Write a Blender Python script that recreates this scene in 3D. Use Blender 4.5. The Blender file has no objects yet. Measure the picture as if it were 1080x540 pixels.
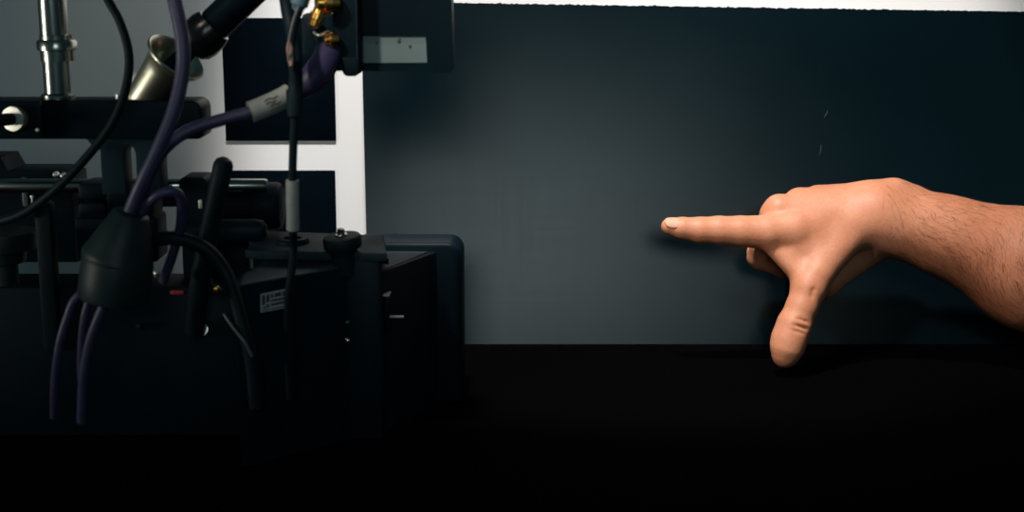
import bpy, bmesh, math, random
import numpy as np
from mathutils import Vector, Matrix

random.seed(7)
RNG = np.random.default_rng(11)
scene = bpy.context.scene
COL = scene.collection

# ------------------------------------------------------------------ camera
H = 1.035                       # lens height above the floor
PITCH = math.radians(11.5)
F = 1500.0
CP, SP = math.cos(PITCH), math.sin(PITCH)
RIGHT = Vector((1, 0, 0)); UP = Vector((0, SP, CP)); FWD = Vector((0, CP, -SP))
CAM = Vector((0, 0, H))

def ray(px, py):
    return RIGHT * ((px - 540) / F) + UP * ((270 - py) / F) + FWD

def P(px, py, Y):
    d = ray(px, py)
    return CAM + d * (Y / d.y)

def PZ(px, py, z):
    d = ray(px, py)
    return CAM + d * ((z - H) / d.z)

def S(px, Y):                    # length of px pixels at distance Y
    return px / F * Y / CP

TABLE_Z = P(540, 363, 1.085).z   # about 0.74

# ------------------------------------------------------------------ materials
def lin(c):
    return tuple((x / 12.92 if x <= .04045 else ((x + .055) / 1.055) ** 2.4) for x in [v / 255 for v in c])

def mat(name, rgb, rough=.5, metal=0., spec=.5, noise=0., scale=40., bump=0., bscale=200., coat=0.):
    m = bpy.data.materials.new(name); m.use_nodes = True
    nt = m.node_tree; b = nt.nodes['Principled BSDF']
    b.inputs['Base Color'].default_value = (*rgb, 1)
    b.inputs['Roughness'].default_value = rough
    b.inputs['Metallic'].default_value = metal
    b.inputs['Specular IOR Level'].default_value = spec
    b.inputs['Coat Weight'].default_value = coat
    tc = nt.nodes.new('ShaderNodeTexCoord')
    if noise:
        n = nt.nodes.new('ShaderNodeTexNoise'); n.inputs['Scale'].default_value = scale
        n.inputs['Detail'].default_value = 5
        nt.links.new(tc.outputs['Object'], n.inputs['Vector'])
        r = nt.nodes.new('ShaderNodeValToRGB')
        r.color_ramp.elements[0].position = .3; r.color_ramp.elements[1].position = .7
        r.color_ramp.elements[0].color = (*[c * (1 - noise) for c in rgb], 1)
        r.color_ramp.elements[1].color = (*[min(1, c * (1 + noise)) for c in rgb], 1)
        nt.links.new(n.outputs['Fac'], r.inputs['Fac'])
        nt.links.new(r.outputs['Color'], b.inputs['Base Color'])
    if bump:
        n2 = nt.nodes.new('ShaderNodeTexNoise'); n2.inputs['Scale'].default_value = bscale
        n2.inputs['Detail'].default_value = 4
        nt.links.new(tc.outputs['Object'], n2.inputs['Vector'])
        bp = nt.nodes.new('ShaderNodeBump'); bp.inputs['Strength'].default_value = bump
        bp.inputs['Distance'].default_value = .001
        nt.links.new(n2.outputs['Fac'], bp.inputs['Height'])
        nt.links.new(bp.outputs['Normal'], b.inputs['Normal'])
    return m

M = {}
M['wall'] = mat('wall_paint', (.79, .785, .785), .8, spec=.2, noise=.02, scale=6, bump=.05, bscale=300)
M['floor'] = mat('floor_vinyl', (.05, .05, .055), .5, noise=.2, scale=5)
M['table'] = mat('black_laminate', (.0005, .0005, .00055), .9, spec=.01, noise=.1)
M['black'] = mat('black_anodised', (.0012, .0058, .0094), .42, spec=.06, noise=.15, bump=.08, bscale=900)
M['blackp'] = mat('black_plastic', (.0015, .0075, .0120), .5, spec=.08, noise=.15, bump=.05, bscale=600)
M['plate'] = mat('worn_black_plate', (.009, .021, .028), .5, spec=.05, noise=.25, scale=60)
M['lit_top'] = mat('lit_top_black', (.020, .036, .046), .5, spec=.1, noise=.25, scale=60)  # paler than the shells: light on their tops put into the colour
M['rubber'] = mat('black_rubber', (.0025, .0085, .0120), .55, spec=.10, noise=.2)
M['boot'] = mat('rubber_boot', (.006, .016, .018), .5, spec=.25, noise=.2, scale=90)
M['chrome'] = mat('polished_steel', (.30, .31, .28), .22, metal=1, noise=.06)
M['nickel'] = mat('dull_nickel', (.72, .72, .62), .5, metal=1, noise=.06)
M['cone'] = mat('champagne_metal', (.50, .49, .38), .33, metal=1, noise=.05, scale=80)
M['brass'] = mat('brass', (.80, .42, .10), .25, metal=1, noise=.05)
M['purple'] = mat('purple_cable', (.034, .032, .072), .45, spec=.3, noise=.15, scale=120)
M['violet'] = mat('violet_sleeve', (.02, .018, .052), .5, spec=.3, noise=.2, scale=120)
M['sleeve'] = mat('pale_tape', (.22, .235, .215), .6, noise=.12, scale=160)
M['ink'] = mat('ink', (.03, .035, .035), .6)
M['panel'] = mat('matt_black_panel', (.0006, .0030, .0056), .75, spec=.02, noise=.15)
M['glass'] = mat('grey_screen', (.085, .125, .125), .45, spec=.3, noise=.12, scale=30)
M['label'] = mat('silver_label', (.30, .31, .31), .5, noise=.25, scale=300)
M['red'] = mat('red_plastic', (.22, .015, .02), .5)
M['blue'] = mat('blue_grey_plug', (.05, .10, .13), .4)
M['nail'] = mat('fingernail', (.50, .25, .17), .5, spec=.2)
M['hair'] = mat('dark_hair', (.035, .018, .011), .5, spec=.2)

def board_material():
    m = bpy.data.materials.new('painted_board'); m.use_nodes = True
    nt = m.node_tree; b = nt.nodes['Principled BSDF']
    tc = nt.nodes.new('ShaderNodeTexCoord')
    mp = nt.nodes.new('ShaderNodeMapping'); mp.inputs['Scale'].default_value = (330, 1, 10)
    nt.links.new(tc.outputs['Object'], mp.inputs['Vector'])
    n = nt.nodes.new('ShaderNodeTexNoise'); n.inputs['Scale'].default_value = 1; n.inputs['Detail'].default_value = 4
    nt.links.new(mp.outputs['Vector'], n.inputs['Vector'])
    mp2 = nt.nodes.new('ShaderNodeMapping'); mp2.inputs['Scale'].default_value = (12, 1, 380)
    nt.links.new(tc.outputs['Object'], mp2.inputs['Vector'])
    n2 = nt.nodes.new('ShaderNodeTexNoise'); n2.inputs['Scale'].default_value = 1; n2.inputs['Detail'].default_value = 3
    nt.links.new(mp2.outputs['Vector'], n2.inputs['Vector'])
    big = nt.nodes.new('ShaderNodeTexNoise'); big.inputs['Scale'].default_value = 9
    nt.links.new(tc.outputs['Object'], big.inputs['Vector'])
    add = nt.nodes.new('ShaderNodeMath'); add.operation = 'ADD'
    nt.links.new(n.outputs['Fac'], add.inputs[0]); nt.links.new(n2.outputs['Fac'], add.inputs[1])
    r = nt.nodes.new('ShaderNodeValToRGB')
    r.color_ramp.elements[0].position = .3; r.color_ramp.elements[1].position = .7
    r.color_ramp.elements[0].color = (.0008, .0038, .0056, 1)
    r.color_ramp.elements[1].color = (.0014, .0055, .0080, 1)
    nt.links.new(big.outputs['Fac'], r.inputs['Fac'])
    nt.links.new(r.outputs['Color'], b.inputs['Base Color'])
    mr = nt.nodes.new('ShaderNodeMapRange')
    mr.inputs['From Min'].default_value = .6; mr.inputs['From Max'].default_value = 1.4
    mr.inputs['To Min'].default_value = .29; mr.inputs['To Max'].default_value = .315
    nt.links.new(add.outputs[0], mr.inputs['Value'])
    bp = nt.nodes.new('ShaderNodeBump'); bp.inputs['Strength'].default_value = .016; bp.inputs['Distance'].default_value = .0004
    nt.links.new(add.outputs[0], bp.inputs['Height'])
    # satin paint: diffuse body under a soft clear sheen
    df = nt.nodes.new('ShaderNodeBsdfDiffuse'); nt.links.new(r.outputs['Color'], df.inputs['Color'])
    gl = nt.nodes.new('ShaderNodeBsdfGlossy'); gl.distribution = 'BECKMANN'
    nt.links.new(mr.outputs['Result'], gl.inputs['Roughness'])
    for q in (df, gl): nt.links.new(bp.outputs['Normal'], q.inputs['Normal'])
    fr = nt.nodes.new('ShaderNodeFresnel'); fr.inputs['IOR'].default_value = 1.45
    mix = nt.nodes.new('ShaderNodeMixShader')
    nt.links.new(fr.outputs['Fac'], mix.inputs['Fac']); nt.links.new(df.outputs['BSDF'], mix.inputs[1]); nt.links.new(gl.outputs['BSDF'], mix.inputs[2])
    nt.links.new(mix.outputs['Shader'], nt.nodes['Material Output'].inputs['Surface']); nt.nodes.remove(b)
    return m
M['board'] = board_material()

def skin_material():
    m = bpy.data.materials.new('skin'); m.use_nodes = True
    nt = m.node_tree; b = nt.nodes['Principled BSDF']
    tc = nt.nodes.new('ShaderNodeTexCoord')
    n = nt.nodes.new('ShaderNodeTexNoise'); n.inputs['Scale'].default_value = 28; n.inputs['Detail'].default_value = 6
    nt.links.new(tc.outputs['Object'], n.inputs['Vector'])
    r = nt.nodes.new('ShaderNodeValToRGB')
    r.color_ramp.elements[0].position = .3; r.color_ramp.elements[1].position = .72
    r.color_ramp.elements[0].color = (.445, .166, .086, 1)
    r.color_ramp.elements[1].color = (.535, .238, .138, 1)
    nt.links.new(n.outputs['Fac'], r.inputs['Fac'])
    # the forearm is tanner than the hand
    sx = nt.nodes.new('ShaderNodeSeparateXYZ'); nt.links.new(tc.outputs['Object'], sx.inputs['Vector'])
    tn = nt.nodes.new('ShaderNodeMapRange'); tn.inputs['From Min'].default_value = -.03; tn.inputs['From Max'].default_value = .07
    tn.interpolation_type = 'SMOOTHSTEP'
    nt.links.new(sx.outputs['X'], tn.inputs['Value'])
    tan = nt.nodes.new('ShaderNodeMixRGB'); tan.blend_type = 'MULTIPLY'; tan.inputs['Color2'].default_value = (.74, .66, .60, 1)
    nt.links.new(tn.outputs['Result'], tan.inputs['Fac']); nt.links.new(r.outputs['Color'], tan.inputs['Color1'])
    f = nt.nodes.new('ShaderNodeTexNoise'); f.inputs['Scale'].default_value = 420; f.inputs['Detail'].default_value = 3
    nt.links.new(tc.outputs['Object'], f.inputs['Vector'])
    mx = nt.nodes.new('ShaderNodeMixRGB'); mx.blend_type = 'MULTIPLY'; mx.inputs['Fac'].default_value = .25
    nt.links.new(tan.outputs['Color'], mx.inputs['Color1']); nt.links.new(f.outputs['Fac'], mx.inputs['Color2'])
    nt.links.new(mx.outputs['Color'], b.inputs['Base Color'])
    b.inputs['Roughness'].default_value = .52
    b.inputs['Specular IOR Level'].default_value = .35
    b.inputs['Subsurface Weight'].default_value = .12
    b.inputs['Subsurface Radius'].default_value = (1, .35, .18)
    b.inputs['Subsurface Scale'].default_value = .004
    bp = nt.nodes.new('ShaderNodeBump'); bp.inputs['Strength'].default_value = .25; bp.inputs['Distance'].default_value = .0006
    nt.links.new(f.outputs['Fac'], bp.inputs['Height'])
    nt.links.new(bp.outputs['Normal'], b.inputs['Normal'])
    return m
M['skin'] = skin_material()

# ------------------------------------------------------------------ mesh helpers
def link(name, me, m, parent=None, smooth=True):
    if m and not me.materials: me.materials.append(m)
    if smooth:
        for p in me.polygons: p.use_smooth = True
        try: me.set_sharp_from_angle(angle=math.radians(38))
        except Exception: pass
    o = bpy.data.objects.new(name, me); COL.objects.link(o)
    if parent is not None:
        o.parent = parent
        o.matrix_parent_inverse = parent.matrix_world.inverted() if parent.type != 'EMPTY' else Matrix.Translation(-parent.location)
    return o

def obj(name, bm, m, parent=None, smooth=True):
    bmesh.ops.recalc_face_normals(bm, faces=bm.faces)
    me = bpy.data.meshes.new(name); bm.to_mesh(me); bm.free()
    return link(name, me, m, parent, smooth)

def thing(name, loc, label, cat, group=None):
    o = bpy.data.objects.new(name, None); COL.objects.link(o)
    o.location = loc; o.empty_display_size = .05
    tag(o, label, cat, group)
    return o

def tag(o, label=None, cat=None, group=None, kind=None):
    if label: o['label'] = label
    if cat: o['category'] = cat
    if group: o['group'] = group
    if kind: o['kind'] = kind
    return o

def box(bm, x0, x1, y0, y1, z0, z1, bev=.0015, seg=2):
    t = bmesh.new()
    vs = [t.verts.new(p) for p in ((x0,y0,z0),(x1,y0,z0),(x1,y1,z0),(x0,y1,z0),(x0,y0,z1),(x1,y0,z1),(x1,y1,z1),(x0,y1,z1))]
    for f in ((0,3,2,1),(4,5,6,7),(0,1,5,4),(1,2,6,5),(2,3,7,6),(3,0,4,7)):
        t.faces.new([vs[i] for i in f])
    if bev: bmesh.ops.bevel(t, geom=list(t.edges), offset=bev, segments=seg, profile=.5, affect='EDGES')
    join(bm, t)

def join(bm, t):
    me = bpy.data.meshes.new('tmp'); t.to_mesh(me); t.free(); bm.from_mesh(me); bpy.data.meshes.remove(me)

def fbox(bm, px0, py0, px1, py1, Y, depth, bev=.0015, seg=2):
    cy, cx = (py0 + py1) / 2, (px0 + px1) / 2
    x0, x1 = P(px0, cy, Y).x, P(px1, cy, Y).x
    z1, z0 = P(cx, py0, Y).z, P(cx, py1, Y).z
    box(bm, x0, x1, Y, Y + depth, z0, z1, bev, seg)

def prism(bm, pts, z0, z1, bev=.0015, seg=2):       # pts: (x, y) outline, extruded in z
    t = bmesh.new()
    a = [t.verts.new((p[0], p[1], z0)) for p in pts]; b = [t.verts.new((p[0], p[1], z1)) for p in pts]
    n = len(pts)
    t.faces.new(a[::-1]); t.faces.new(b)
    for i in range(n): t.faces.new((a[i], a[(i+1) % n], b[(i+1) % n], b[i]))
    bmesh.ops.recalc_face_normals(t, faces=t.faces)
    if bev: bmesh.ops.bevel(t, geom=list(t.edges), offset=bev, segments=seg, profile=.5, affect='EDGES')
    join(bm, t)

def plate_xz(bm, pts, y0, y1, bev=.001, seg=2, yaw=0, piv=None):   # pts: (x, z) outline, extruded in y
    t = bmesh.new()
    a = [t.verts.new((p[0], y0, p[1])) for p in pts]; b = [t.verts.new((p[0], y1, p[1])) for p in pts]
    n = len(pts)
    t.faces.new(a); t.faces.new(b[::-1])
    for i in range(n): t.faces.new((a[i], b[i], b[(i+1) % n], a[(i+1) % n]))
    bmesh.ops.recalc_face_normals(t, faces=t.faces)
    if bev:
        es = [e for e in t.edges if abs(e.verts[0].co.y - e.verts[1].co.y) < 1e-9]
        bmesh.ops.bevel(t, geom=es, offset=bev, segments=seg, profile=.5, affect='EDGES')
    if yaw:
        bmesh.ops.rotate(t, cent=piv, matrix=Matrix.Rotation(yaw, 3, 'Z'), verts=t.verts)
    join(bm, t)

def frame_of(d):
    d = d.normalized()
    a = Vector((0, 0, 1)) if abs(d.z) < .9 else Vector((1, 0, 0))
    u = d.cross(a).normalized(); v = d.cross(u).normalized()
    return u, v

def lathe(bm, origin, axis, prof, n=32, closed=True):   # prof: (distance along axis, radius)
    axis = axis.normalized(); u, v = frame_of(axis)
    rings = []
    for h, r in prof:
        c = origin + axis * h
        rings.append([bm.verts.new(c + (u * math.cos(2*math.pi*k/n) + v * math.sin(2*math.pi*k/n)) * max(r, 1e-5)) for k in range(n)])
    for a, b in zip(rings, rings[1:]):
        for k in range(n): bm.faces.new((a[k], a[(k+1) % n], b[(k+1) % n], b[k]))
    if closed:
        bm.faces.new(rings[0]); bm.faces.new(rings[-1][::-1])

def bez(pts, m=10):                                     # Catmull-Rom through pts
    pts = [Vector(p) for p in pts]
    q = [2*pts[0]-pts[1]] + pts + [2*pts[-1]-pts[-2]]
    out = []
    for i in range(1, len(q)-2):
        a, b, c, d = q[i-1:i+3]
        for j in range(m):
            t = j / m
            out.append(.5*((2*b) + (c-a)*t + (2*a-5*b+4*c-d)*t*t + (-a+3*b-3*c+d)*t**3))
    out.append(pts[-1])
    return out

def sweep(bm, path, r, n=16):
    N = len(path)
    rr = r if callable(r) else (lambda t: r)
    d0 = (path[1]-path[0]).normalized(); u, v = frame_of(d0)
    rings = []
    for i, p in enumerate(path):
        d = (path[min(i+1, N-1)] - path[max(i-1, 0)]).normalized()
        u = (u - d*u.dot(d)).normalized(); v = d.cross(u)
        R = rr(i/(N-1))
        rings.append([bm.verts.new(p + (u*math.cos(2*math.pi*k/n)+v*math.sin(2*math.pi*k/n))*R) for k in range(n)])
    for a, b in zip(rings, rings[1:]):
        for k in range(n): bm.faces.new((a[k], a[(k+1) % n], b[(k+1) % n], b[k]))
    bm.faces.new(rings[0][::-1]); bm.faces.new(rings[-1])

def cable(name, pts, rpx, m, parent=None, n=16):
    """pts: (px, py, Y) read off the view, turned into points of the room."""
    w = [P(*p) for p in pts]
    Ym = sum(p[2] for p in pts)/len(pts)
    bm = bmesh.new(); sweep(bm, bez(w), S(rpx, Ym), n)
    return obj(name, bm, m, parent)

def vlathe(bm, px, pys, Y, prof_px, n=36):
    """upright turned part: pairs (py, radius px)"""
    base = P(px, pys, Y)
    prof = []
    for py, r in prof_px:
        prof.append((P(px, py, Y).z - base.z, S(r, Y)))
    lathe(bm, base, Vector((0, 0, 1)), prof, n)

def rounded(x0, x1, z0, z1, rtl, rtr, rbr=.0, rbl=.0, n=8):
    pts = []
    def arc(cx, cz, r, a0):
        if r <= 0: pts.append((cx, cz)); return
        for k in range(n+1):
            a = math.radians(a0 + 90*k/n); pts.append((cx + r*math.cos(a), cz + r*math.sin(a)))
    arc(x1-rtr, z1-rtr, rtr, 0); arc(x0+rtl, z1-rtl, rtl, 90); arc(x0+rbl, z0+rbl, rbl, 180); arc(x1-rbr, z0+rbr, rbr, 270)
    return pts

# ------------------------------------------------------------------ setting
WALL_Y = 1.188
bm = bmesh.new(); box(bm, -2.2, 2.4, WALL_Y, WALL_Y+.12, 0, 2.6, 0)
tag(obj('wall_back', bm, M['wall'], smooth=False), kind='structure')
bm = bmesh.new(); box(bm, -2.2, 2.4, -2.4, WALL_Y+.12, -.1, 0, 0)
tag(obj('floor', bm, M['floor'], smooth=False), kind='structure')

# table
TF, TB = .66, 1.115
table = thing('table', (-.2, (TF+TB)/2, 0), 'matt black table along the bottom that carries the camera rig and the dark board', 'table')
bm = bmesh.new(); box(bm, -.85, .45, TF, TB, TABLE_Z-.03, TABLE_Z, .003)
obj('tabletop', bm, M['table'], table)
for x in (-.8, .40):
    for y in (TF+.05, TB-.05):
        bm = bmesh.new(); box(bm, x-.025, x+.025, y-.025, y+.025, 0, TABLE_Z-.03, .003)
        obj('leg', bm, M['table'], table)

# dark painted board leaning on the wall
LEAN = math.radians(14.0)
B0 = Vector((0, 1.085, TABLE_Z)); BN = Vector((0, -math.cos(LEAN), math.sin(LEAN)))   # face normal
def PB(px, py):
    d = ray(px, py); t = (B0 - CAM).dot(BN) / d.dot(BN); return CAM + d*t
bm = bmesh.new()
tl, tr = PB(380.5, 1.5), PB(1128, 13)
bl = PZ(388.5, 366, TABLE_Z); bl = Vector((PB(389, 363).x, B0.y, TABLE_Z)); br = Vector((PB(1126, 363).x, B0.y, TABLE_Z))
NT = 380
front_top = []; front_bot = []
for i in range(NT+1):
    t = i/NT
    jit = (RNG.normal()*.0003 + .0003*math.sin(i*.9)*math.sin(i*.23)) if .12 < t < .75 else RNG.normal()*.00012
    front_top.append(tl.lerp(tr, t) + Vector((0, math.sin(LEAN), math.cos(LEAN)))*jit)
    front_bot.append(bl.lerp(br, t))
th = -BN*.012
vt = [bm.verts.new(p) for p in front_top]; vb = [bm.verts.new(p) for p in front_bot]
wt = [bm.verts.new(p+th) for p in front_top]; wb = [bm.verts.new(p+th+Vector((0,0,.0012))) for p in front_bot]
for i in range(NT):
    bm.faces.new((vb[i], vb[i+1], vt[i+1], vt[i])); bm.faces.new((wt[i], wt[i+1], wb[i+1], wb[i]))
    bm.faces.new((vt[i], vt[i+1], wt[i+1], wt[i])); bm.faces.new((wb[i], wb[i+1], vb[i+1], vb[i]))
bm.faces.new((vb[0], vt[0], wt[0], wb[0])); bm.faces.new((vb[-1], wb[-1], wt[-1], vt[-1]))
board = obj('backdrop_board', bm, M['board'], smooth=False)
tag(board, 'large dark grey painted board leaning on the white wall behind the pointing hand', 'board')
# two pale scuffs of chalk on the board (thin raised marks)
for (a, b) in (((873, 116), (869, 124)), ((866, 152), (864, 164))):
    bm = bmesh.new(); pa, pb = PB(*a), PB(*b)
    sweep(bm, [pa, (pa+pb)/2 + Vector((.0006, 0, 0)), pb], lambda t: .00035*math.sin(math.pi*min(max(t, .1), .9)), 6)
    obj('scuff', bm, mat('chalk', (.018, .028, .032), .8), board)

# black panels on the wall
def wall_panel(px0, py0, px1, py1, label):
    a, b = P(px0, py0, WALL_Y-.002), P(px1, py1, WALL_Y-.002)
    bm = bmesh.new(); box(bm, a.x, b.x, WALL_Y-.002, WALL_Y, b.z, a.z, .0004)
    o = obj('wall_panel', bm, M['panel'])
    tag(o, label, 'panel', 'black panels on the white wall'); return o
wall_panel(233, 19, 354.5, 148.5, 'upper of two black rectangular panels on the white wall, behind the labelled purple cable')
wall_panel(238, 180, 357, 330, 'lower of two black rectangular panels on the white wall, behind the white-taped upright cable')

# ------------------------------------------------------------------ the camera rig
rig = thing('camera_rig', (P(130, 300, .88).x, .88, TABLE_Z), 'black camera support rig of bars, rods and clamps with a steel post', 'camera rig')
# crossbar
bm = bmesh.new(); xa, xb = P(-70, 126, .86).x, P(213, 126, .86).x
plate_xz(bm, rounded(xa, xb, P(100, 147, .86).z, P(100, 106, .86).z, 0, S(10, .86), S(6, .86), 0), .86, .888, .0015)
crossbar = obj('crossbar', bm, M['black'], rig)
bm = bmesh.new(); plate_xz(bm, rounded(xa, P(45, 126, .855).x, P(20, 146, .855).z, P(20, 106, .855).z, 0, S(6, .86), S(6, .86), 0), .853, .8598, .001)
obj('end_plate', bm, M['black'], rig)
# bolt with washer on the end plate
ax = Vector((-.42, -.9, .02)); o0 = P(17, 125, .853)
bm = bmesh.new(); lathe(bm, o0, Vector((-.22, -.97, .03)), [(-.003, S(12, .85)), (.0032, S(13, .85)), (.0042, S(12.5, .85)), (.0045, S(5, .85))])
wa = obj('washer', bm, M['nickel'], rig)
bm = bmesh.new(); lathe(bm, o0, ax, [(0, S(6.5, .85)), (.0165, S(6.5, .85)), (.017, S(5.5, .85))]); obj('bolt', bm, M['black'], rig)
bm = bmesh.new(); lathe(bm, o0 + ax.normalized()*.0165, ax, [(0, S(5.2, .85)), (.004, S(5.2, .85)), (.0046, S(4.4, .85)), (.0046, S(2.6, .85)), (.0025, S(2.4, .85))], 24)
obj('bolt_tip', bm, M['nickel'], rig)
bm = bmesh.new(); lathe(bm, P(40, 137, .853), Vector((0, -1, 0)), [(0, S(2, .85)), (.0008, S(2, .85)), (.0012, S(1.2, .85))], 12); obj('screw', bm, M['nickel'], rig)
bm = bmesh.new(); vlathe(bm, 125, 104, .872, [(104, 3), (99.5, 3), (98.5, 2.2)], 16); obj('screw', bm, M['nickel'], rig)
bm = bmesh.new(); fbox(bm, 138, 77, 145, 104, .883, .004, .0008); obj('lug', bm, M['nickel'], rig)
# steel post with collar
bm = bmesh.new(); vlathe(bm, 61.5, 104, .874, [(104, 13.5), (64, 13.5), (64, 14.2), (-60, 14.2)], 40); post = obj('post', bm, M['chrome'], rig)
bm = bmesh.new(); vlathe(bm, 61.2, 65, .874, [(64, 14), (64, 17), (53.5, 17.2), (52.5, 20), (44, 20.3), (42, 19), (41.5, 17), (37, 17), (36, 14)], 40); obj('collar', bm, M['chrome'], post)
bm = bmesh.new(); vlathe(bm, 61.5, 106, .874, [(106, 15), (105, 17), (100, 17), (98.5, 15.5), (97.5, 13)], 40); obj('foot_ring', bm, M['chrome'], post)
# clamp between crossbar and rods
zt = P(130, 148, .868).z; zb = P(130, 205, .868).z
bm = bmesh.new()
x0, x1, x2, x3 = [P(p, 170, .868).x for p in (107, 132, 144, 170)]
za = P(138, 163, .868).z; rad = (x2-x1)/2; cx = (x1+x2)/2
pts = [(x0, zb), (x1, zb), (x1, za)]
pts += [(cx - rad*math.cos(math.radians(a)), za + 1.6*rad*math.sin(math.radians(a))) for a in range(20, 180, 20)]
pts += [(x2, za), (x2, zb), (x3, zb), (x3, zt), (P(170, 147, .868).x, zt+.004), (P(88, 147, .868).x, zt+.004), (P(96, 151, .868).x, zt-.002), (x0, zt-.006)]
plate_xz(bm, pts[::-1], .866, .884, .001)
obj('rod_clamp', bm, M['plate'], rig)
# rods and barrel
X = Vector((1, 0, 0))
def hrod(bm, px0, px1, py, Y, r, rr=None):
    a = P(px0, py, Y); b = P(px1, py, Y); L = b.x - a.x; R = S(r, Y)
    lathe(bm, a, X, rr(L, R) if rr else [(0, R*.85), (.001, R), (L-.001, R), (L, R*.85)], 28)
bm = bmesh.new(); hrod(bm, -60, 282, 196, .90, 7.5); obj('rod', bm, M['chrome'], rig)
bm = bmesh.new(); hrod(bm, -60, 262, 212, .955, 6); obj('rod', bm, M['black'], rig)
bm = bmesh.new(); hrod(bm, 214, 298, 217, .925, 25, lambda L, R: [(0, R*.5), (0, R*.92), (.002, R), (L*.22, R), (L*.23, R*.88), (L*.68, R*.88), (L*.69, R), (L-.003, R), (L-.0005, R*.9), (L, R*.5)])
barrel = obj('motor_barrel', bm, M['blackp'], rig)
bm = bmesh.new(); hrod(bm, 236, 276, 196.5, .915, 2.2); obj('highlight_bar', bm, M['nickel'], rig)  # bright metal bar stands in for the highlight along the barrel
bm = bmesh.new(); hrod(bm, 240, 262, 233, .895, 1.8); obj('highlight_bar', bm, M['nickel'], rig)  # second bright bar, drawn in for the glint lower down
bm = bmesh.new(); hrod(bm, 188, 281, 243, .872, 12, lambda L, R: [(0, R*.7), (.001, R), (L-.006, R), (L-.002, R*.88), (L, R*.5)]); obj('grip_barrel', bm, M['blackp'], rig)
bm = bmesh.new(); plate_xz(bm, rounded(P(189, 205, .885).x, P(219, 205, .885).x, P(200, 300, .885).z, P(200, 187, .885).z, .004, .004), .885, .91, .001); obj('rod_block', bm, M['blackp'], rig)
for q in ((205, 211, 3.6), (213.5, 211, 1.2)):
    bm = bmesh.new(); fbox(bm, q[0]+6-q[2]/2, q[1], q[0]+6+q[2]/2, q[1]+9, .882, .003, .0003); obj('latch_pin', bm, M['nickel'], rig)
bm = bmesh.new(); fbox(bm, 214, 250, 262, 330, .905, .02, .002); obj('support_block', bm, M['blackp'], rig)
# lever
bm = bmesh.new(); pth = bez([P(235.5, 174, .82), P(230, 200, .82), P(222, 240, .825), P(210, 300, .835), P(205, 350, .85)])
sweep(bm, [pth[0]+(pth[0]-pth[2]).normalized()*S(8.5, .82)] + [pth[0]+(pth[0]-pth[2]).normalized()*S(5.5, .82)] + pth, lambda t: S(10.5, .82)*(0.25 if t == 0 else .78 if t < .03 else 1), 20)
obj('lever', bm, M['rubber'], rig)
# left block cluster
bm = bmesh.new()
zl = P(0, 277, .93).z
plate_xz(bm, [(P(-70, 230, .93).x, zl), (P(78, 230, .93).x, zl), (P(78, 230, .93).x, P(78, 185, .93).z), (P(60, 180, .93).x, P(60, 180, .93).z), (P(9, 180, .93).x, P(9, 180, .93).z), (P(1, 168, .93).x, P(1, 166, .93).z), (P(-70, 166, .93).x, P(-70, 166, .93).z)][::-1], .93, .965, .0015)
obj('rail_block', bm, M['blackp'], rig)
bm = bmesh.new(); fbox(bm, 22.5, 187, 28.5, 218, .9275, .003, .001); obj('tab', bm, mat('grey_tab', (.07, .085, .09), .5), rig)
bm = bmesh.new(); fbox(bm, 31.5, 206, 35.5, 209, .926, .003, .0004); fbox(bm, 32.7, 208, 34.6, 214, .926, .003, .0004); obj('latch_pin', bm, M['nickel'], rig)
for (x, y, r) in ((59.5, 184.5, 3.4), (67.5, 186, 3.8)):
    bm = bmesh.new(); lathe(bm, P(x, y, .925), Vector((.3, -1, .4)), [(0, S(r, .92)), (.002, S(r, .92)), (.003, S(r*.6, .92))], 18); obj('screw', bm, M['nickel'], rig)
bm = bmesh.new()
for (a, b, c, d) in ((82, 194, 111, 211), (82, 214, 111, 231), (112, 200, 160, 231)):
    fbox(bm, a, b, c, d, .878, .03, .0022)
fbox(bm, 80, 230, 165, 277, .882, .03, .0022)
obj('rail_carriage', bm, M['blackp'], rig)
# flat round knob at far left
bm = bmesh.new(); vlathe(bm, 5, 284, .87, [(300, 14), (279, 14), (276, 22), (264, 24), (262, 34), (246, 35.5), (243.5, 34.5), (242.5, 31)], 48); obj('round_knob', bm, M['boot'], rig)
# upright strap between upper and lower decks
bm = bmesh.new(); fbox(bm, 40, 214, 57, 372, .852, .012, .002); obj('upright', bm, M['rubber'], rig)
# lower deck
zt = P(40, 303, .86).z
bm = bmesh.new(); box(bm, P(-70, 330, .86).x, P(252, 330, .86).x, .86, .902, TABLE_Z, zt, .002); obj('base_box', bm, M['blackp'], rig)
for (x, y, r, m_, ax_) in ((165.5, 288.5, 3.3, 'nickel', (.2, -1, .5)), (147.5, 344, 3.2, 'plate', (0, -1, .3)), (215, 312, 2.2, 'plate', (0, -1, .3))):
    bm = bmesh.new(); lathe(bm, P(x, y, .856), Vector(ax_), [(-.004, S(r, .85)), (.002, S(r, .85)), (.003, S(r*.5, .85))], 16); obj('screw', bm, M[m_], rig)
bm = bmesh.new(); fbox(bm, 179, 306.5, 194, 311.5, .857, .004, .001); obj('red_tab', bm, M['red'], rig)
bm = bmesh.new(); lathe(bm, P(212, 347, .858), Vector((.1, -1, .25)), [(-.003, S(9, .85)), (.002, S(9, .85)), (.003, S(8, .85)), (.003, S(6, .85)), (.001, S(5.5, .85))], 32); obj('socket_ring', bm, M['chrome'], rig)
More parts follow.
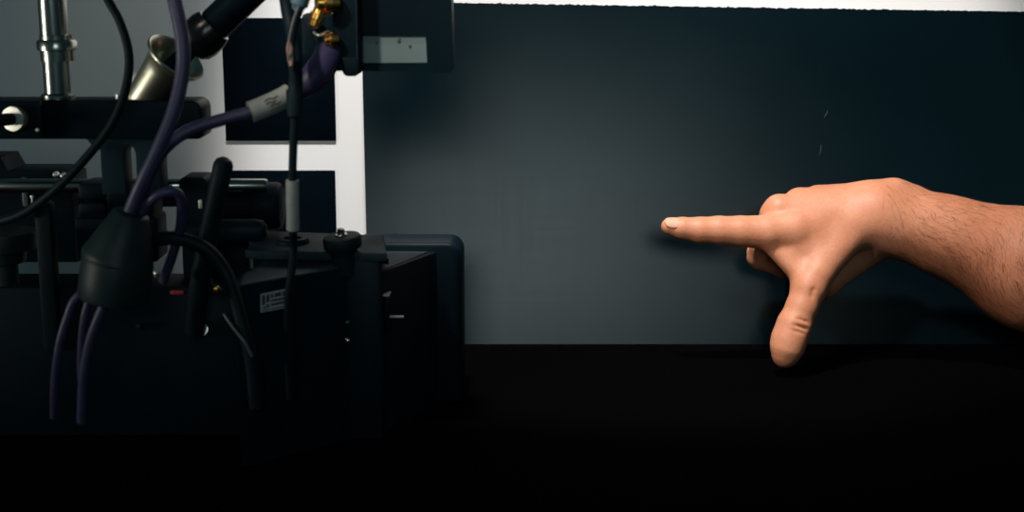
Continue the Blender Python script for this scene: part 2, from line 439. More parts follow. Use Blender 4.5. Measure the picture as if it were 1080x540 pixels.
# small orange tipped lead by the lever
d_ = (P(231, 310, .835)-P(222, 294, .835)).normalized()
bm = bmesh.new(); lathe(bm, P(221, 293, .835), d_, [(0, S(1.8, .83)), (.006, S(2.4, .83)), (.0075, S(2.6, .83))], 14); st = obj('lead_tip', bm, M['plate'], rig)
bm = bmesh.new(); lathe(bm, P(226.8, 302.5, .835), d_, [(0, S(3.2, .83)), (.001, S(3.9, .83)), (.0035, S(3.6, .83)), (.0045, S(2, .83))], 18); obj('brass_ferrule', bm, M['brass'], st)

# ------------------------------------------------------------------ articulating arm
arm = thing('articulating_arm', P(150, 106, .876), 'black jointed arm rising from a flared champagne metal socket on the crossbar', 'arm')
axc = Vector((.63, -.27, .73)).normalized()
oc = P(151, 107, .876)
bm = bmesh.new()
k = S(1, .876)
lathe(bm, oc, axc, [(0, 19*k), (10*k, 20*k), (45*k, 24*k), (56*k, 26.5*k), (60*k, 29.5*k), (62*k, 32*k), (64*k, 32.3*k), (65.2*k, 31*k), (64*k, 29*k), (58*k, 25*k), (40*k, 18*k), (20*k, 12*k)], 48)
obj('socket', bm, M['cone'], arm)
p0 = oc + axc*(22*k); p1 = P(214, 38, .86)
bm = bmesh.new(); sweep(bm, [p0, p0.lerp(p1, .35), p0.lerp(p1, .7), p1], lambda t: (11 - 3*t)*k, 24); obj('stem', bm, M['blackp'], arm)
dd = (P(262, -8, .86)-p1).normalized()
bm = bmesh.new(); lathe(bm, p1 - dd*(20*k), dd, [(0, 9*k), (3*k, 16*k), (8*k, 20.5*k), (16*k, 22.5*k), (28*k, 22*k), (36*k, 19.5*k), (37*k, 16*k)], 40); obj('joint_knob', bm, mat('satin_black', (.004, .004, .0045), .25, spec=.4), arm)
p2 = p1 + dd*(150*k)
bm = bmesh.new(); lathe(bm, p1, dd, [(0, 17*k), (150*k, 17*k), (152*k, 14*k)], 32); obj('arm_tube', bm, M['black'], arm)
p3 = P(400, -88, .862)
bm = bmesh.new(); sweep(bm, [p2, p2.lerp(p3, .5), p3], 12*k, 20); obj('arm_tube', bm, M['black'], arm)

# ------------------------------------------------------------------ on-board monitor
mon = thing('monitor', P(420, 76, .85), 'black on-board monitor unit with a grey strip window and brass fittings', 'monitor')
bm = bmesh.new()
xs0, xs1 = P(351, 40, .83).x, P(379.5, 40, .83).x
plate_xz(bm, rounded(xs0, xs1, P(360, 75, .83).z, P(360, -70, .83).z, 0, 0, S(5, .83), S(3, .83)), .83, .862, .001); rail = obj('side_rail', bm, M['black'], mon)
bm = bmesh.new(); plate_xz(bm, rounded(P(361, 70, .829).x, P(379, 70, .829).x, P(370, 80.5, .829).z, P(370, 60, .829).z, 0, 0, S(6, .83), S(6, .83)), .828, .855, .001); obj('foot', bm, M['black'], rail)
bm = bmesh.new(); zq = P(360, 35, .8285).z
fbox(bm, 374.5, -60, 376.5, 70, .828, .003, .0005); obj('edge_strip', bm, M['plate'], rail)
Yh = .845
def HP(px, py): p = P(px, py, Yh); return (p.x, p.z)
bm = bmesh.new()
# casing with a real opening for the strip window
outer = [HP(374, -70), HP(474.5, -70), HP(478.5, 72), HP(476.5, 76.5), HP(470, 77), HP(374, 74.5)]
inner = [HP(381, 38), HP(449, 38), HP(450.5, 66), HP(381, 66.5)]
def ring_plate(bm, quads, y0, y1):
    for q in quads: plate_xz(bm, q, y0, y1, 0)
ring_plate(bm, [[HP(374, 38), HP(374, -70), HP(474.5, -70), HP(477.3, 38)], [HP(374, 74.5), HP(374, 66.5), HP(478.3, 66), HP(478.5, 72), HP(476.5, 76.5), HP(470, 77)],
    [HP(450.5, 66), HP(449, 38), HP(477.3, 38), HP(478.3, 66)], [HP(374, 66.5), HP(374, 38), HP(379, 38), HP(379, 66.5)]], Yh, Yh+.03)
obj('casing', bm, M['black'], mon)
bm = bmesh.new(); 
ga, gb = HP(376, 36), HP(452, 68)
box(bm, ga[0], gb[0], Yh+.001, Yh+.004, gb[1], ga[1], 0); pane = obj('window_pane', bm, M['glass'], mon)
for (a, b, c, d) in ((419, 40, 422, 45), (431, 47, 433.5, 50), (396, 44, 398, 46)):
    bm = bmesh.new(); fbox(bm, a, b, c, d, Yh+.0003, .001, .0003); obj('speck', bm, M['ink'], pane)
# brass fittings on the left flank
def fitting(pxy, r, d, L, Y):
    o_ = P(pxy[0], pxy[1], Y); k2 = S(1, Y)
    bm = bmesh.new(); lathe(bm, o_, d, [(0, r*k2*.8), (L*k2*.3, r*k2*.85), (L*k2*.32, r*k2*1.05), (L*k2*.6, r*k2*1.05), (L*k2*.64, r*k2*.8), (L*k2*.9, r*k2*.75), (L*k2, r*k2*.45)], 24)
    return obj('brass_fitting', bm, M['brass'], mon)
fitting((356, 42), 7, Vector((-1, -.35, .05)), 14, .826)
fitting((357, 3), 11, Vector((-1, -.3, 0)), 24, .826)
fitting((338, 8), 7.5, Vector((-.35, -.15, -.9)), 22, .824)
bm = bmesh.new(); sweep(bm, bez([P(331, 34, .83), P(337, 37, .826), P(344, 34, .828), P(352, 33, .84)]), S(1.4, .83), 10); obj('clip_wire', bm, M['nickel'], mon)
bm = bmesh.new(); lathe(bm, P(334, 28, .834), Vector((.35, .1, -.95)), [(0, S(7, .83)), (S(10, .83), S(9, .83)), (S(30, .83), S(10, .83)), (S(36, .83), S(7, .83))], 24); obj('plug', bm, M['blackp'], mon)
bm = bmesh.new(); fbox(bm, 318, 14, 354, 62, .846, .01, .003); obj('connector_block', bm, M['blackp'], mon)

# ------------------------------------------------------------------ camera body boxes (right of the rig)
body = thing('film_camera', P(320, 300, .87).xy.to_3d() + Vector((0, 0, TABLE_Z)), 'black boxy camera body with a silver data label and a thumb screw on top', 'camera')
zA = P(247, 302, .80).z
A = PZ(247, 302, zA); B = PZ(374, 280.5, zA); C_ = PZ(376, 268, zA); D_ = PZ(262, 279, zA)
bm = bmesh.new(); prism(bm, [(A.x, A.y), (B.x, B.y), (C_.x, C_.y+.01), (A.x+.01, C_.y+.005), (A.x-.004, A.y+.03)], TABLE_Z, zA, .0015)
obj('casing', bm, M['blackp'], body)
# thin top skin, paler to paint in the light on the casing's top
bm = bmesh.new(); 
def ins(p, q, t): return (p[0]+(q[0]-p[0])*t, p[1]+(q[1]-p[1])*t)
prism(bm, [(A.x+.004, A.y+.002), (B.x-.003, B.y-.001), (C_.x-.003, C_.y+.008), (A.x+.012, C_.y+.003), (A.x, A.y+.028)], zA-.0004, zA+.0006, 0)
obj('lit_top_skin', bm, M['lit_top'], body)
# data label on the front face
fd = (B-A); fd.z = 0; L = fd.length; fd.normalize(); nrm = Vector((fd.y, -fd.x, 0))
if nrm.y > 0: nrm = -nrm
def face_pt(px, py):
    d = ray(px, py); t = (A-CAM).dot(nrm)/d.dot(nrm); return CAM+d*t
def face_quad(bm, pxs, off):
    vs = [bm.verts.new(face_pt(*p)+nrm*off) for p in pxs]; ws = [bm.verts.new(face_pt(*p)) for p in pxs]
    bm.faces.new(vs)
    for i in range(len(vs)): bm.faces.new((vs[i], ws[i], ws[(i+1) % 4], vs[(i+1) % 4]))
bm = bmesh.new(); face_quad(bm, [(274.5, 310), (303, 304), (303, 324), (274.5, 329.5)], .0008); dl = obj('data_label', bm, M['label'], body, False)
bm = bmesh.new()
def lp(u, v): return (274.5+28.5*u, 310+19.5*v - 5.8*u)
def lq(u0, v0, u1, v1): face_quad(bm, [lp(u0, v0), lp(u1, v0), lp(u1, v1), lp(u0, v1)], .0012)
lq(.04, .08, .14, .6); lq(.2, .1, .30, .5); lq(.36, .12, .44, .3); lq(.5, .1, .74, .3); lq(.8, .1, .92, .34); lq(.36, .42, .95, .52); lq(.08, .7, .16, .82); lq(.2, .62, .3, .8); lq(.36, .62, .95, .74)
lq(.04, .88, .95, .93)
obj('print', bm, M['ink'], dl, False)
# top plate
zP = P(300, 263.5, .86).z
q = [PZ(258, 263.5, zP), PZ(408, 267, zP), PZ(405, 248, zP), PZ(276, 243, zP)]
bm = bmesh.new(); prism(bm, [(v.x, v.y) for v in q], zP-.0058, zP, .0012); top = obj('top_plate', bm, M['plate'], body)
bm = bmesh.new(); prism(bm, [(q[0].x+.02, q[0].y+.012), (q[1].x, q[1].y+.012), (q[2].x, q[2].y-.004), (q[3].x+.006, q[3].y-.004)], zA, zP-.006, 0); obj('riser', bm, M['blackp'], body)
pe = PZ(309, 256, zP); k = S(1, .885)
bm = bmesh.new(); lathe(bm, pe, Vector((0, 0, 1)), [(0, 17.5*k), (.0015, 17*k), (.003, 15.5*k), (.0032, 10*k), (.0008, 9.5*k)], 40); obj('eyelet', bm, M['blackp'], top)
# thumb screw
pk = P(362, 262, .856); k = S(1, .856); axk = Vector((-.10, -.10, 1)).normalized()
bm = bmesh.new(); lathe(bm, pk - axk*.006, axk, [(-.01, 13*k), (4*k, 14*k), (10*k, 15*k), (11*k, 19*k), (13*k, 20.3*k), (22*k, 20.3*k), (24*k, 19*k), (25*k, 15*k), (25.2*k, 8*k)], 48); ts = obj('thumb_screw', bm, M['rubber'], body)
bm = bmesh.new(); lathe(bm, pk - axk*.006 + axk*(24.5*k), axk, [(0, 6.5*k), (1.2*k, 7*k), (2*k, 6.5*k), (2.2*k, 4*k), (7*k, 4*k), (7.5*k, 3.2*k)], 24); obj('screw_head', bm, M['chrome'], ts)
# pillar under the thumb screw
bm = bmesh.new(); zpt = P(380, 268, .858).z
box(bm, P(364, 300, .852).x, P(402, 300, .852).x, 852/1000, .861, TABLE_Z, zpt, .003); pil = obj('pillar', bm, M['blackp'], body)
for (x, y, r) in ((363.5, 340, 2.6), (363, 359, 3.2)):
    bm = bmesh.new(); lathe(bm, P(x+3, y, .8515), Vector((-.2, -1, .3)), [(-.002, S(r, .85)), (.001, S(r, .85)), (.0016, S(r*.5, .85))], 14); obj('screw', bm, M['chrome'], pil)

# rounded case on the right
case = thing('equipment_case', P(430, 300, .89).xy.to_3d() + Vector((0, 0, TABLE_Z)), 'black case with a rounded upper corner standing in front of the dark board', 'case')
yc = .931
x0, x1 = P(376, 300, yc).x, P(486.5, 300, yc).x
bm = bmesh.new(); plate_xz(bm, rounded(x0, x1, TABLE_Z, P(440, 256.5, yc).z, .003, S(15, yc)), yc, yc+.035, .003, 3, math.radians(-2), Vector((x1, yc, 0)))
obj('back_shell', bm, M['black'], case)
zc = P(400, 288, .862).z
q = [PZ(398, 288, zc), PZ(462, 263.5, zc)]
bm = bmesh.new(); prism(bm, [(q[0].x, q[0].y), (q[1].x, min(q[1].y, yc-.001)), (P(390, 270, yc-.001).x, yc-.001), (P(390, 270, yc-.001).x, q[0].y+.004)], TABLE_Z, zc, .0015)
inner_o = obj('front_shell', bm, M['blackp'], case)
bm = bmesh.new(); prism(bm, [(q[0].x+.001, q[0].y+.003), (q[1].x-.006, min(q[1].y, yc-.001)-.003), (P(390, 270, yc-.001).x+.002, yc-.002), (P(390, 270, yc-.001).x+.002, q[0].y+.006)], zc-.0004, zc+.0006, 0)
obj('lit_top_skin', bm, M['lit_top'], case)  # paler sheet paints in the light on the case's top
bm = bmesh.new(); fbox(bm, 405, 312, 411, 350, .866, .02, .0008); lt = obj('latch', bm, M['black'], case)
bm = bmesh.new(); fbox(bm, 403.5, 311, 411, 313, .8645, .01, .0003); obj('latch_cap', bm, M['label'], lt)
bm = bmesh.new(); hrod(bm, 411, 426, 334, .866, 1.5); obj('latch_pin', bm, M['label'], lt)

# ------------------------------------------------------------------ cables
loom = thing('cable_loom', P(110, 316, .79), 'purple cable loom gathered in a black tapered rubber boot', 'cable')
kb = S(1, .785)
bm = bmesh.new()
q0_, q1_, q2_ = P(139.5, 223, .785), P(124, 274, .785), P(119, 317, .785)
path = []; rads = []
for t, r in ((0, 14), (.03, 18), (.06, 19.5), (.5, 28.5), (.9, 37), (.97, 38.2), (1, 37.6)): path.append(q0_.lerp(q1_, t)); rads.append(r)
for t, r in ((.04, 36.6), (.10, 37.2), (.5, 37.6), (.9, 37), (.97, 35.5), (1, 32)): path.append(q1_.lerp(q2_, t)); rads.append(r)
sweep(bm, path, lambda t: rads[min(len(rads)-1, round(t*(len(rads)-1)))]*kb, 36); obj('boot', bm, M['boot'], loom)
cable('cable', [(176, -40, .80), (184, 0, .79), (192, 40, .785), (192.5, 75, .783), (184, 115, .78), (168, 155, .778), (150, 193, .778), (137, 224, .782), (133, 236, .785)], 7.4, M['purple'], loom)
c2 = cable('cable', [(140, 236, .79), (147, 215, .79), (156, 188, .79), (168, 164, .79), (184, 147, .79), (205, 135, .792), (235, 126, .796), (268, 117, .80), (296, 104, .806), (312, 96, .81)], 6.6, M['purple'], loom)
bm = bmesh.new(); pth = bez([P(264, 118.5, .7985), P(280, 112, .8015), P(296, 104.5, .8055), P(306, 99, .808)])
sweep(bm, pth, S(11.2, .80), 24); sl = obj('label_sleeve', bm, M['sleeve'], c2)
bm = bmesh.new()
for (a, b, c, d) in ((279, 107, 293, 101), (281, 110, 291, 105.5), (286, 112, 296, 107)):
    pa, pb = P(a, b, .7875), P(c, d, .7915)
    sweep(bm, [pa, pa.lerp(pb, .3)+Vector((0, 0, .0005)), pa.lerp(pb, .7)-Vector((0, 0, .0005)), pb], S(.9, .79), 6)
obj('print', bm, M['ink'], sl)
bm = bmesh.new(); pth = bez([P(311, 97, .81), P(322, 90, .815), P(334, 78, .82), P(343, 65, .826), P(347, 56, .832)])
sweep(bm, pth, lambda t: S(9+6*math.sin(min(1, t*1.6)*math.pi/2), .815), 24); obj('violet_cuff', bm, M['violet'], c2)
cable('cable', [(146, 240, .79), (151, 222, .785), (163, 208, .78), (178, 202, .78), (188.5, 205, .783), (191.5, 220, .79), (189, 245, .80), (181, 272, .81), (172, 296, .82)], 5.2, M['purple'], loom)
for pts, r in (([(98, 300, .785), (79, 316, .785), (71, 335, .785), (63, 362, .785), (58, 400, .79), (57, 440, .80)], 4.6),
               ([(104, 300, .782), (94, 317, .782), (89, 335, .782), (86, 362, .785), (86, 400, .79), (90, 440, .80)], 4.2),
               ([(116, 300, .78), (111, 318, .778), (102, 340, .778), (94, 364, .78), (88, 400, .785), (86, 445, .79)], 5.4)):
    cable('cable', pts, r, M['purple'], loom)

thin = cable('cable', [(96, -40, .845), (112, -4, .842), (127, 24, .84), (136, 58, .838), (133, 92, .836), (121, 125, .835), (102, 153, .835), (72, 187, .835), (45, 211, .84), (18, 228, .85), (-20, 238, .86)], 4.6, M['rubber'])
tag(thin, 'thin black cable looping down across the left end of the crossbar', 'cable')
vert = thing('upright_cable', P(305, 330, .815), 'black upright cable with white tape sleeve running down to the camera body', 'cable')
cable('cord', [(319, 2, .78), (311, 24, .78), (307, 48, .78), (307.5, 62, .78), (311, 90, .78), (311, 120, .78), (309.5, 150, .781), (308.5, 190, .782), (309, 240, .786), (309.5, 262, .792), (307, 290, .788), (304, 318, .79), (304, 370, .80), (306, 420, .81)], 4.4, M['rubber'], vert)
cable('strand', [(315, 6, .772), (308.5, 25, .772), (304.5, 45, .772), (304.5, 60, .773), (308, 72, .776)], 1.0, mat('grey_wire', (.12, .11, .10), .4), vert, 8)
cable('strap', [(298, -30, .81), (303, 10, .808), (309, 40, .80), (312, 75, .788), (312, 100, .784)], 7, M['rubber'], vert)
bm = bmesh.new(); vlathe(bm, 311, 122, .78, [(124, 5), (122, 8), (96, 8.5), (92, 6), (85, 5.5)], 24); obj('cuff', bm, M['rubber'], vert)
bm = bmesh.new(); sweep(bm, [P(308.4, 190, .782), P(308.3, 210, .783), P(308.8, 228, .7845), P(309, 242, .786)], S(6.8, .785), 24); obj('tape_sleeve', bm, M['sleeve'], vert)
bm = bmesh.new(); lathe(bm, P(305, 45, .778), Vector((.1, -.3, -.95)), [(0, S(2, .81)), (.003, S(3.4, .81)), (.009, S(3.2, .81)), (.013, S(1.8, .81))], 16); obj('clip', bm, mat('brown_clip', (.20, .12, .09), .4), vert)
dv = (P(306, 30, .78)-P(322, -20, .78)).normalized()
bm = bmesh.new(); lathe(bm, P(322, -16, .78), dv, [(0, S(9, .81)), (S(20, .81), S(9, .81)), (S(22, .81), S(7, .81)), (S(26, .81), S(5, .81))], 24); obj('plug', bm, M['blue'], vert)
loop = cable('cable', [(150, 262, .81), (170, 252, .80), (195, 253, .80), (220, 265, .80), (238, 288, .80), (248, 315, .795), (256, 345, .79), (264, 375, .79), (270, 430, .79)], 7.5, M['rubber'])
tag(loop, 'thick black cable arching over the front of the rig below the lever', 'cable')
bm = bmesh.new(); sweep(bm, bez([P(236, 331, .79), P(247, 347, .786), P(258, 361, .784), P(266, 376, .785)]), S(1.6, .79), 10)

obj('pale_strand', bm, mat('pale_wire', (.06, .075, .08), .4), loop)

# ------------------------------------------------------------------ the pointing hand (one continuous skin surface)
HY = 1.025
HO = P(860, 240, HY); HS = (HO - CAM).dot(FWD) / F       # metres per pixel in the hand's plane
def HW(u, v, w): return HO + RIGHT*((u-860)*HS) + UP*((240-v)*HS) + FWD*(w*HS)

VOX = 1.25
u0, u1, v0, v1, w0, w1 = 684, 1300, 172, 466, -66, 112
gu = np.arange(u0, u1, VOX, dtype=np.float32); gv = np.arange(v0, v1, VOX, dtype=np.float32); gw = np.arange(w0, w1, VOX, dtype=np.float32)
SH = (len(gu), len(gv), len(gw))

def newf(): return np.full(SH, 60., dtype=np.float32)
def smin(a, b, k):
    if k <= 0: return np.minimum(a, b)
    h = np.maximum(k - np.abs(a-b), 0)/k
    return np.minimum(a, b) - h*h*k*.25
def cone(D, a, b, ra, rb, k, sub=False, squash=None):
    """round cone from a to b blended into field D (squash = (axis vector, factor) flattens the section)"""
    a = np.array(a, np.float32); b = np.array(b, np.float32); R = max(ra, rb) + 26
    if squash: R = R*max(1, squash[1])
    lo = np.minimum(a, b)-R; hi = np.maximum(a, b)+R
    i0, i1 = np.searchsorted(gu, (lo[0], hi[0])); j0, j1 = np.searchsorted(gv, (lo[1], hi[1])); k0, k1 = np.searchsorted(gw, (lo[2], hi[2]))
    if i0 >= i1 or j0 >= j1 or k0 >= k1: return
    U, V, W = np.meshgrid(gu[i0:i1], gv[j0:j1], gw[k0:k1], indexing='ij')
    ba = b-a; bb = float(ba@ba) + 1e-6
    x, y, z = U-a[0], V-a[1], W-a[2]
    t = np.clip((x*ba[0]+y*ba[1]+z*ba[2])/bb, 0, 1)
    x = x-t*ba[0]; y = y-t*ba[1]; z = z-t*ba[2]
    if squash:
        n = np.array(squash[0], np.float32); n = n/np.linalg.norm(n)
        q = (x*n[0]+y*n[1]+z*n[2]); f = 1/squash[1]-1
        x = x+n[0]*q*f; y = y+n[1]*q*f; z = z+n[2]*q*f
    d = np.sqrt(x*x+y*y+z*z) - (ra+(rb-ra)*t)
    s = D[i0:i1, j0:j1, k0:k1]
    if sub:
        D[i0:i1, j0:j1, k0:k1] = -smin(-s, d, k)
    else:
        D[i0:i1, j0:j1, k0:k1] = smin(s, d, k)
def chain(D, pts, k):
    for p, q in zip(pts, pts[1:]): cone(D, p[:3], q[:3], p[3], q[3], k)

# palm, wrist and forearm
palm = newf()
WR = (938, 231, 16)
cone(palm, (838, 240, 2), (925, 226, 6), 16, 22, 10)         # index metacarpal
cone(palm, (824, 221, 9), (930, 218, 12), 14.5, 22, 12)      # middle
cone(palm, (848, 212, 20), (938, 216, 20), 13.5, 22, 12)     # ring
cone(palm, (870, 208, 34), (945, 216, 26), 12.5, 22, 12)     # little
cone(palm, (868, 236, 24), (920, 236, 24), 20, 24, 12)       # palm bulk
cone(palm, (925, 226, 14), (1000, 244, 14), 32, 34, 14)      # wrist
cone(palm, (935, 235, 14), (1000, 249, 14), 32, 35, 14)
cone(palm, (985, 242, 14), (1090, 284, 14), 34, 60, 14)      # forearm
cone(palm, (1000, 249, 14), (1062, 268, 14), 39, 49, 12)
cone(palm, (1090, 284, 14), (1222, 333, 18), 60, 67, 18)
cone(palm, (950, 204, 17), (966, 209, 18), 13.5, 13, 14)       # knob of the wrist bone
# thumb base, web and ball
cone(palm, (900, 242, 0), (850, 299, -12), 18, 15.5, 14)     # thumb metacarpal
cone(palm, (842, 248, 2), (876, 254, 2), 15, 17, 14)         # muscle between thumb and index
cone(palm, (838, 264, 0), (858, 270, 0), 12, 15, 14)
cone(palm, (808, 252, 0), (838, 284, -8), 9, 10.5, 9)        # web
cone(palm, (916, 262, 33), (876, 299, 31), 21, 15, 10)       # ball of the thumb
cone(palm, (876, 299, 31), (852, 305, -2), 13, 12, 10)
cone(palm, (925, 252, 28), (885, 276, 34), 22, 18, 12)

fing = []
f = newf(); chain(f, [(838, 242, 0, 18.5), (808, 245, -3, 18.3), (780, 244, -5, 16.2), (757, 243, -6, 15), (737, 243, -7, 13.9), (718, 240.8, -8, 11.6), (705, 239, -8, 8.8)], 2.5); fing.append((f, 9))
f = newf(); chain(f, [(823, 220, 10, 15), (819, 226, 14, 14.6), (811, 262, 36, 13.2), (808, 272, 44, 12.4), (838, 283, 56, 12), (850, 276, 50, 10.5)], 4); fing.append((f, 7))
f = newf(); chain(f, [(846, 212, 21, 14), (820, 256, 60, 12.5), (811, 266, 66, 11.6), (843, 280, 78, 11.5), (856, 274, 66, 10)], 4); fing.append((f, 6))
f = newf(); chain(f, [(869, 208, 35, 13), (845, 246, 74, 11.5), (850, 266, 84, 11), (870, 272, 78, 10)], 4); fing.append((f, 6))
f = newf(); chain(f, [(858, 291, -11, 16), (850, 306, -14, 16.2), (843, 322, -16, 15.8), (834.5, 342, -17, 17.4), (829, 357, -17, 17.6), (826.5, 367, -17, 16), (824.5, 375, -16, 12)], 6); fing.append((f, 10))
D = None
for f, k in fing:
    d = smin(palm, f, k)
    D = d if D is None else smin(D, d, 1.6)
# creases of the thumb knuckle, small dimple at its base
for (a, b, r) in (((828, 340, -36.5), (851, 348, -32), .9), ((825, 345, -37), (850, 353, -33.5), .8), ((833, 334, -35), (850, 340, -31.5), .3)):
    cone(D, a, b, r+.8, r+.8, 1.5, True)
cone(D, (851, 305, -31.5), (850, 311, -32), .7, .6, 5, True)

D[-2:] = np.maximum(D[-2:], 1.)          # close the far end, well outside the view
# surface nets
def surface(D):
    ins = D < 0
    nx, ny, nz = D.shape
    c = np.zeros((nx-1, ny-1, nz-1), np.int8)
    for a in (0, 1):
        for b in (0, 1):
            for e in (0, 1): c += ins[a:nx-1+a, b:ny-1+b, e:nz-1+e]
    act = (c > 0) & (c < 8)
    I, J, K = np.nonzero(act)
    idx = np.full(act.shape, -1, np.int64); idx[I, J, K] = np.arange(len(I))
    acc = np.zeros((len(I), 3)); cnt = np.zeros(len(I))
    corners = [(a, b, e) for a in (0, 1) for b in (0, 1) for e in (0, 1)]
    for p in corners:
        for ax in range(3):
            if p[ax]: continue
            q = list(p); q[ax] = 1
            dp = D[I+p[0], J+p[1], K+p[2]]; dq = D[I+q[0], J+q[1], K+q[2]]
            m = (dp < 0) != (dq < 0)
            t = np.where(m, dp/np.where(m, dp-dq, 1), 0)
            pos = np.array(p, float)[None].repeat(len(I), 0); pos[:, ax] += t
            acc[m] += pos[m]; cnt[m] += 1
    v = acc/cnt[:, None] + np.stack([I, J, K], 1)
    faces = []
    for ax in range(3):
        o1, o2 = [(1, 2), (2, 0), (0, 1)][ax]
        sl0 = [slice(None)]*3; sl1 = [slice(None)]*3
        sl0[ax] = slice(0, -1); sl1[ax] = slice(1, None)
        A_, B_ = ins[tuple(sl0)], ins[tuple(sl1)]
        E = np.argwhere(A_ != B_)
        ok = np.ones(len(E), bool)
        for o in (o1, o2): ok &= (E[:, o] > 0) & (E[:, o] < D.shape[o]-1)
        E = E[ok]
        s = A_[E[:, 0], E[:, 1], E[:, 2]]
        def cell(d1, d2):
            e = E.copy(); e[:, o1] -= d1; e[:, o2] -= d2
            return idx[e[:, 0], e[:, 1], e[:, 2]]
        qd = np.stack([cell(1, 1), cell(0, 1), cell(0, 0), cell(1, 0)], 1)
        qd[~s] = qd[~s][:, ::-1]
        faces.append(qd)
    return v, np.concatenate(faces)
V, Fc = surface(D)
# light smoothing of the net
e = np.concatenate([Fc[:, [0, 1]], Fc[:, [1, 2]], Fc[:, [2, 3]], Fc[:, [3, 0]]])
for _ in range(3):
    a_ = np.zeros_like(V); n_ = np.zeros(len(V))
    np.add.at(a_, e[:, 0], V[e[:, 1]]); np.add.at(n_, e[:, 0], 1)
    V = V*.5 + .5*a_/np.maximum(n_, 1)[:, None]
uvw = np.stack([gu[0]+V[:, 0]*VOX, gv[0]+V[:, 1]*VOX, gw[0]+V[:, 2]*VOX], 1)
Rm = np.array([RIGHT, -UP, FWD]); base = np.array(HO)
world = base + ((uvw - np.array([860, 240, 0]))*HS) @ Rm
org = HW(930, 240, 14)
me = bpy.data.meshes.new('person')
me.from_pydata((world - np.array(org)).tolist(), [], Fc.tolist()); me.update()
# normals must face outwards
g = np.array([D[int(round(x)), int(round(y)), int(round(z))] for x, y, z in V[:1]])
for p in me.polygons: p.use_smooth = True
person = bpy.data.objects.new('person', me); COL.objects.link(person); person.location = org
me.materials.append(M['skin'])
bm = bmesh.new(); bm.from_mesh(me); bmesh.ops.recalc_face_normals(bm, faces=bm.faces); bm.to_mesh(me); bm.free()
tag(person, 'bare right forearm and hand of a person, pointing left with the thumb turned down', 'person')

def childof(name, bm, m):
    bmesh.ops.recalc_face_normals(bm, faces=bm.faces)
    me2 = bpy.data.meshes.new(name); bm.to_mesh(me2); bm.free(); me2.materials.append(m)
    for p in me2.polygons: p.use_smooth = True
    o = bpy.data.objects.new(name, me2); COL.objects.link(o); o.parent = person
    return o
# nail on the index finger, a shallow curved plate on the back of the tip
bm = bmesh.new()
ctr = np.array([709., 240.6, -8.]); R0 = 10.4
G = []
for i in range(9):
    row = []
    for j in range(9):
        s = i/8*2-1; t = j/8*2-1
        u = 707.5 + 8.5*s; half = 0.72*math.sqrt(max(0.0, 1-abs(s)**2.3)) + .05
        ang = math.radians(33) + t*half                 # 0 = straight at the lens, 90 = up
        rr_ = 9.3 + 1.1*s + .75 - .5*max(0, -s)**2
        cv = 239.4 + .9*s
        row.append(bm.verts.new(HW(u, cv - rr_*math.sin(ang), -8 - rr_*math.cos(ang)) - org))
    G.append(row)
for i in range(8):
    for j in range(8): bm.faces.new((G[i][j], G[i+1][j], G[i+1][j+1], G[i][j+1]))
nl = childof('fingernail', bm, M['nail']); nl['label'] = 'pale fingernail of the pointing finger'
sm = nl.modifiers.new('solid', 'SOLIDIFY'); sm.thickness = .0003; sm.offset = 0

# dark hairs on the forearm
nrm_ = np.zeros((len(me.vertices), 3)); me.vertices.foreach_get('normal', nrm_.ravel()) if False else None
nb = np.empty(len(me.vertices)*3); me.vertices.foreach_get('normal', nb); nb = nb.reshape(-1, 3)
camdir = np.array(CAM) - world; camdir /= np.linalg.norm(camdir, axis=1)[:, None]
facing = (nb*camdir).sum(1)
cand = np.nonzero((uvw[:, 0] > 915) & (facing > -.15))[0]
uu = uvw[cand, 0]; vv = uvw[cand, 1]
mid = 231 + np.clip(uu-938, 0, 400)*.37
rel = (vv-mid)
w_ = np.clip((uu-915)/60, 0.02, 1) * (0.25 + np.exp(-((rel-8)/34)**2))
w_ = w_/w_.sum()
pick = RNG.choice(cand, 2400, replace=False, p=w_)
bm = bmesh.new()
R_ = np.array(RIGHT); U_ = np.array(UP)
for i in pick:
    p = world[i]-np.array(org); n = nb[i]
    u, v = uvw[i, 0], uvw[i, 1]
    th = math.radians(-52 + 26*math.sin(u*.045 + v*.03) + RNG.normal()*20)
    d = R_*math.cos(th) + U_*math.sin(th)
    d = d - n*(d@n); d /= np.linalg.norm(d)+1e-9
    s = np.cross(n, d)
    Lh = .006 + .005*RNG.random(); bend = RNG.normal()*.35
    prev = None
    for q_ in range(4):
        t = q_/3
        c = p + d*(Lh*t) + s*(bend*Lh*t*t*.6) + n*(.0002 + .0011*t*(1-.5*t))
        r = .000062*(1-.75*t)
        ring = [bm.verts.new(c + n*r), bm.verts.new(c + s*r*.87 - n*r*.5), bm.verts.new(c - s*r*.87 - n*r*.5)]
        if prev:
            for k_ in range(3): bm.faces.new((prev[k_], prev[(k_+1) % 3], ring[(k_+1) % 3], ring[k_]))
        prev = ring
hr = childof('arm_hair', bm, M['hair']); hr['label'] = 'fine dark forearm hair'; hr['kind'] = 'stuff'

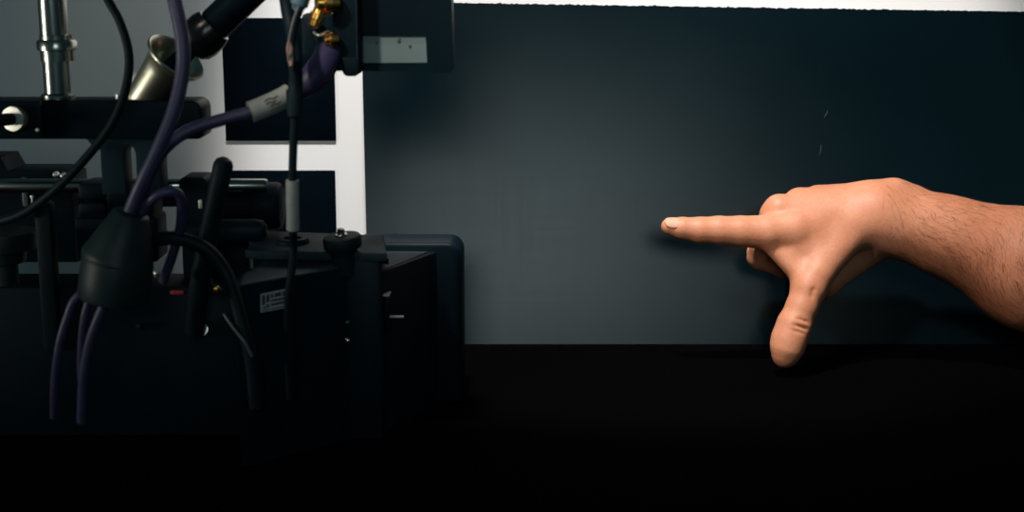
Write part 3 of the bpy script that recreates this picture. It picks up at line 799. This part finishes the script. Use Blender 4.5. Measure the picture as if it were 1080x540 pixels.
# ------------------------------------------------------------------ light
def aim(o, target):
    o.rotation_euler = (Vector(target)-o.location).to_track_quat('-Z', 'Y').to_euler()
def spot(name, loc, target, power, col, size, blend, rad):
    l = bpy.data.lights.new(name, 'SPOT'); l.energy = power; l.color = col; l.spot_size = math.radians(size); l.spot_blend = blend; l.shadow_soft_size = rad
    o = bpy.data.objects.new(name, l); COL.objects.link(o); o.location = loc; aim(o, target); return o
def area(name, loc, target, power, col, sx, sy):
    l = bpy.data.lights.new(name, 'AREA'); l.shape = 'RECTANGLE'; l.size = sx; l.size_y = sy; l.energy = power; l.color = col
    o = bpy.data.objects.new(name, l); COL.objects.link(o); o.location = loc; aim(o, target); return o
KEY = Vector((-.50, .20, H+.62))
spot('key_lamp', KEY, HW(836, 250, 0), 52, (1, .88, .78), 25, .7, .04)
# unseen lamp added high up to brighten the wall from above
spot('wall_fill', (-.08, .66, H+.9), (.100, WALL_Y, H-.15), 98, (1, .96, .92), 35, .28, .035)
# unseen area light added behind the camera for the broad sheen on the board
q0 = PB(552, 258); rd = (q0-CAM).normalized(); rd = rd - BN*2*rd.dot(BN)
sb = q0 + rd*1.5
area('sheen_fill', sb, q0, .170, (.85, 1, .99), .50, .25).data.spread = math.radians(48)
# unseen area light added far to the left: rim on the steel post
area('post_rim_fill', (-1.5, .30, H-.08), (-.30, .87, H-.02), .30, (1, .97, .86), .22, .32).data.spread = math.radians(28)
w = bpy.data.worlds.new('World'); scene.world = w; w.use_nodes = True
bg = w.node_tree.nodes['Background']; bg.inputs['Color'].default_value = (.30, .80, 1, 1); bg.inputs['Strength'].default_value = .052

# ------------------------------------------------------------------ camera object and view
cd = bpy.data.cameras.new('camera'); cam = bpy.data.objects.new('camera', cd); COL.objects.link(cam)
cd.sensor_width = 36; cd.lens = 50; cd.clip_start = .02
cam.location = CAM; cam.rotation_euler = (math.pi/2 - PITCH, 0, 0)
cd.dof.use_dof = True; cd.dof.focus_distance = 1.03; cd.dof.aperture_fstop = 9
scene.camera = cam
scene.view_settings.view_transform = 'Standard'; scene.view_settings.look = 'None'
scene.view_settings.exposure = 0; scene.view_settings.gamma = 1
scene.view_settings.use_curve_mapping = False
scene.cycles.use_denoising = True
scene.cycles.max_bounces = 6
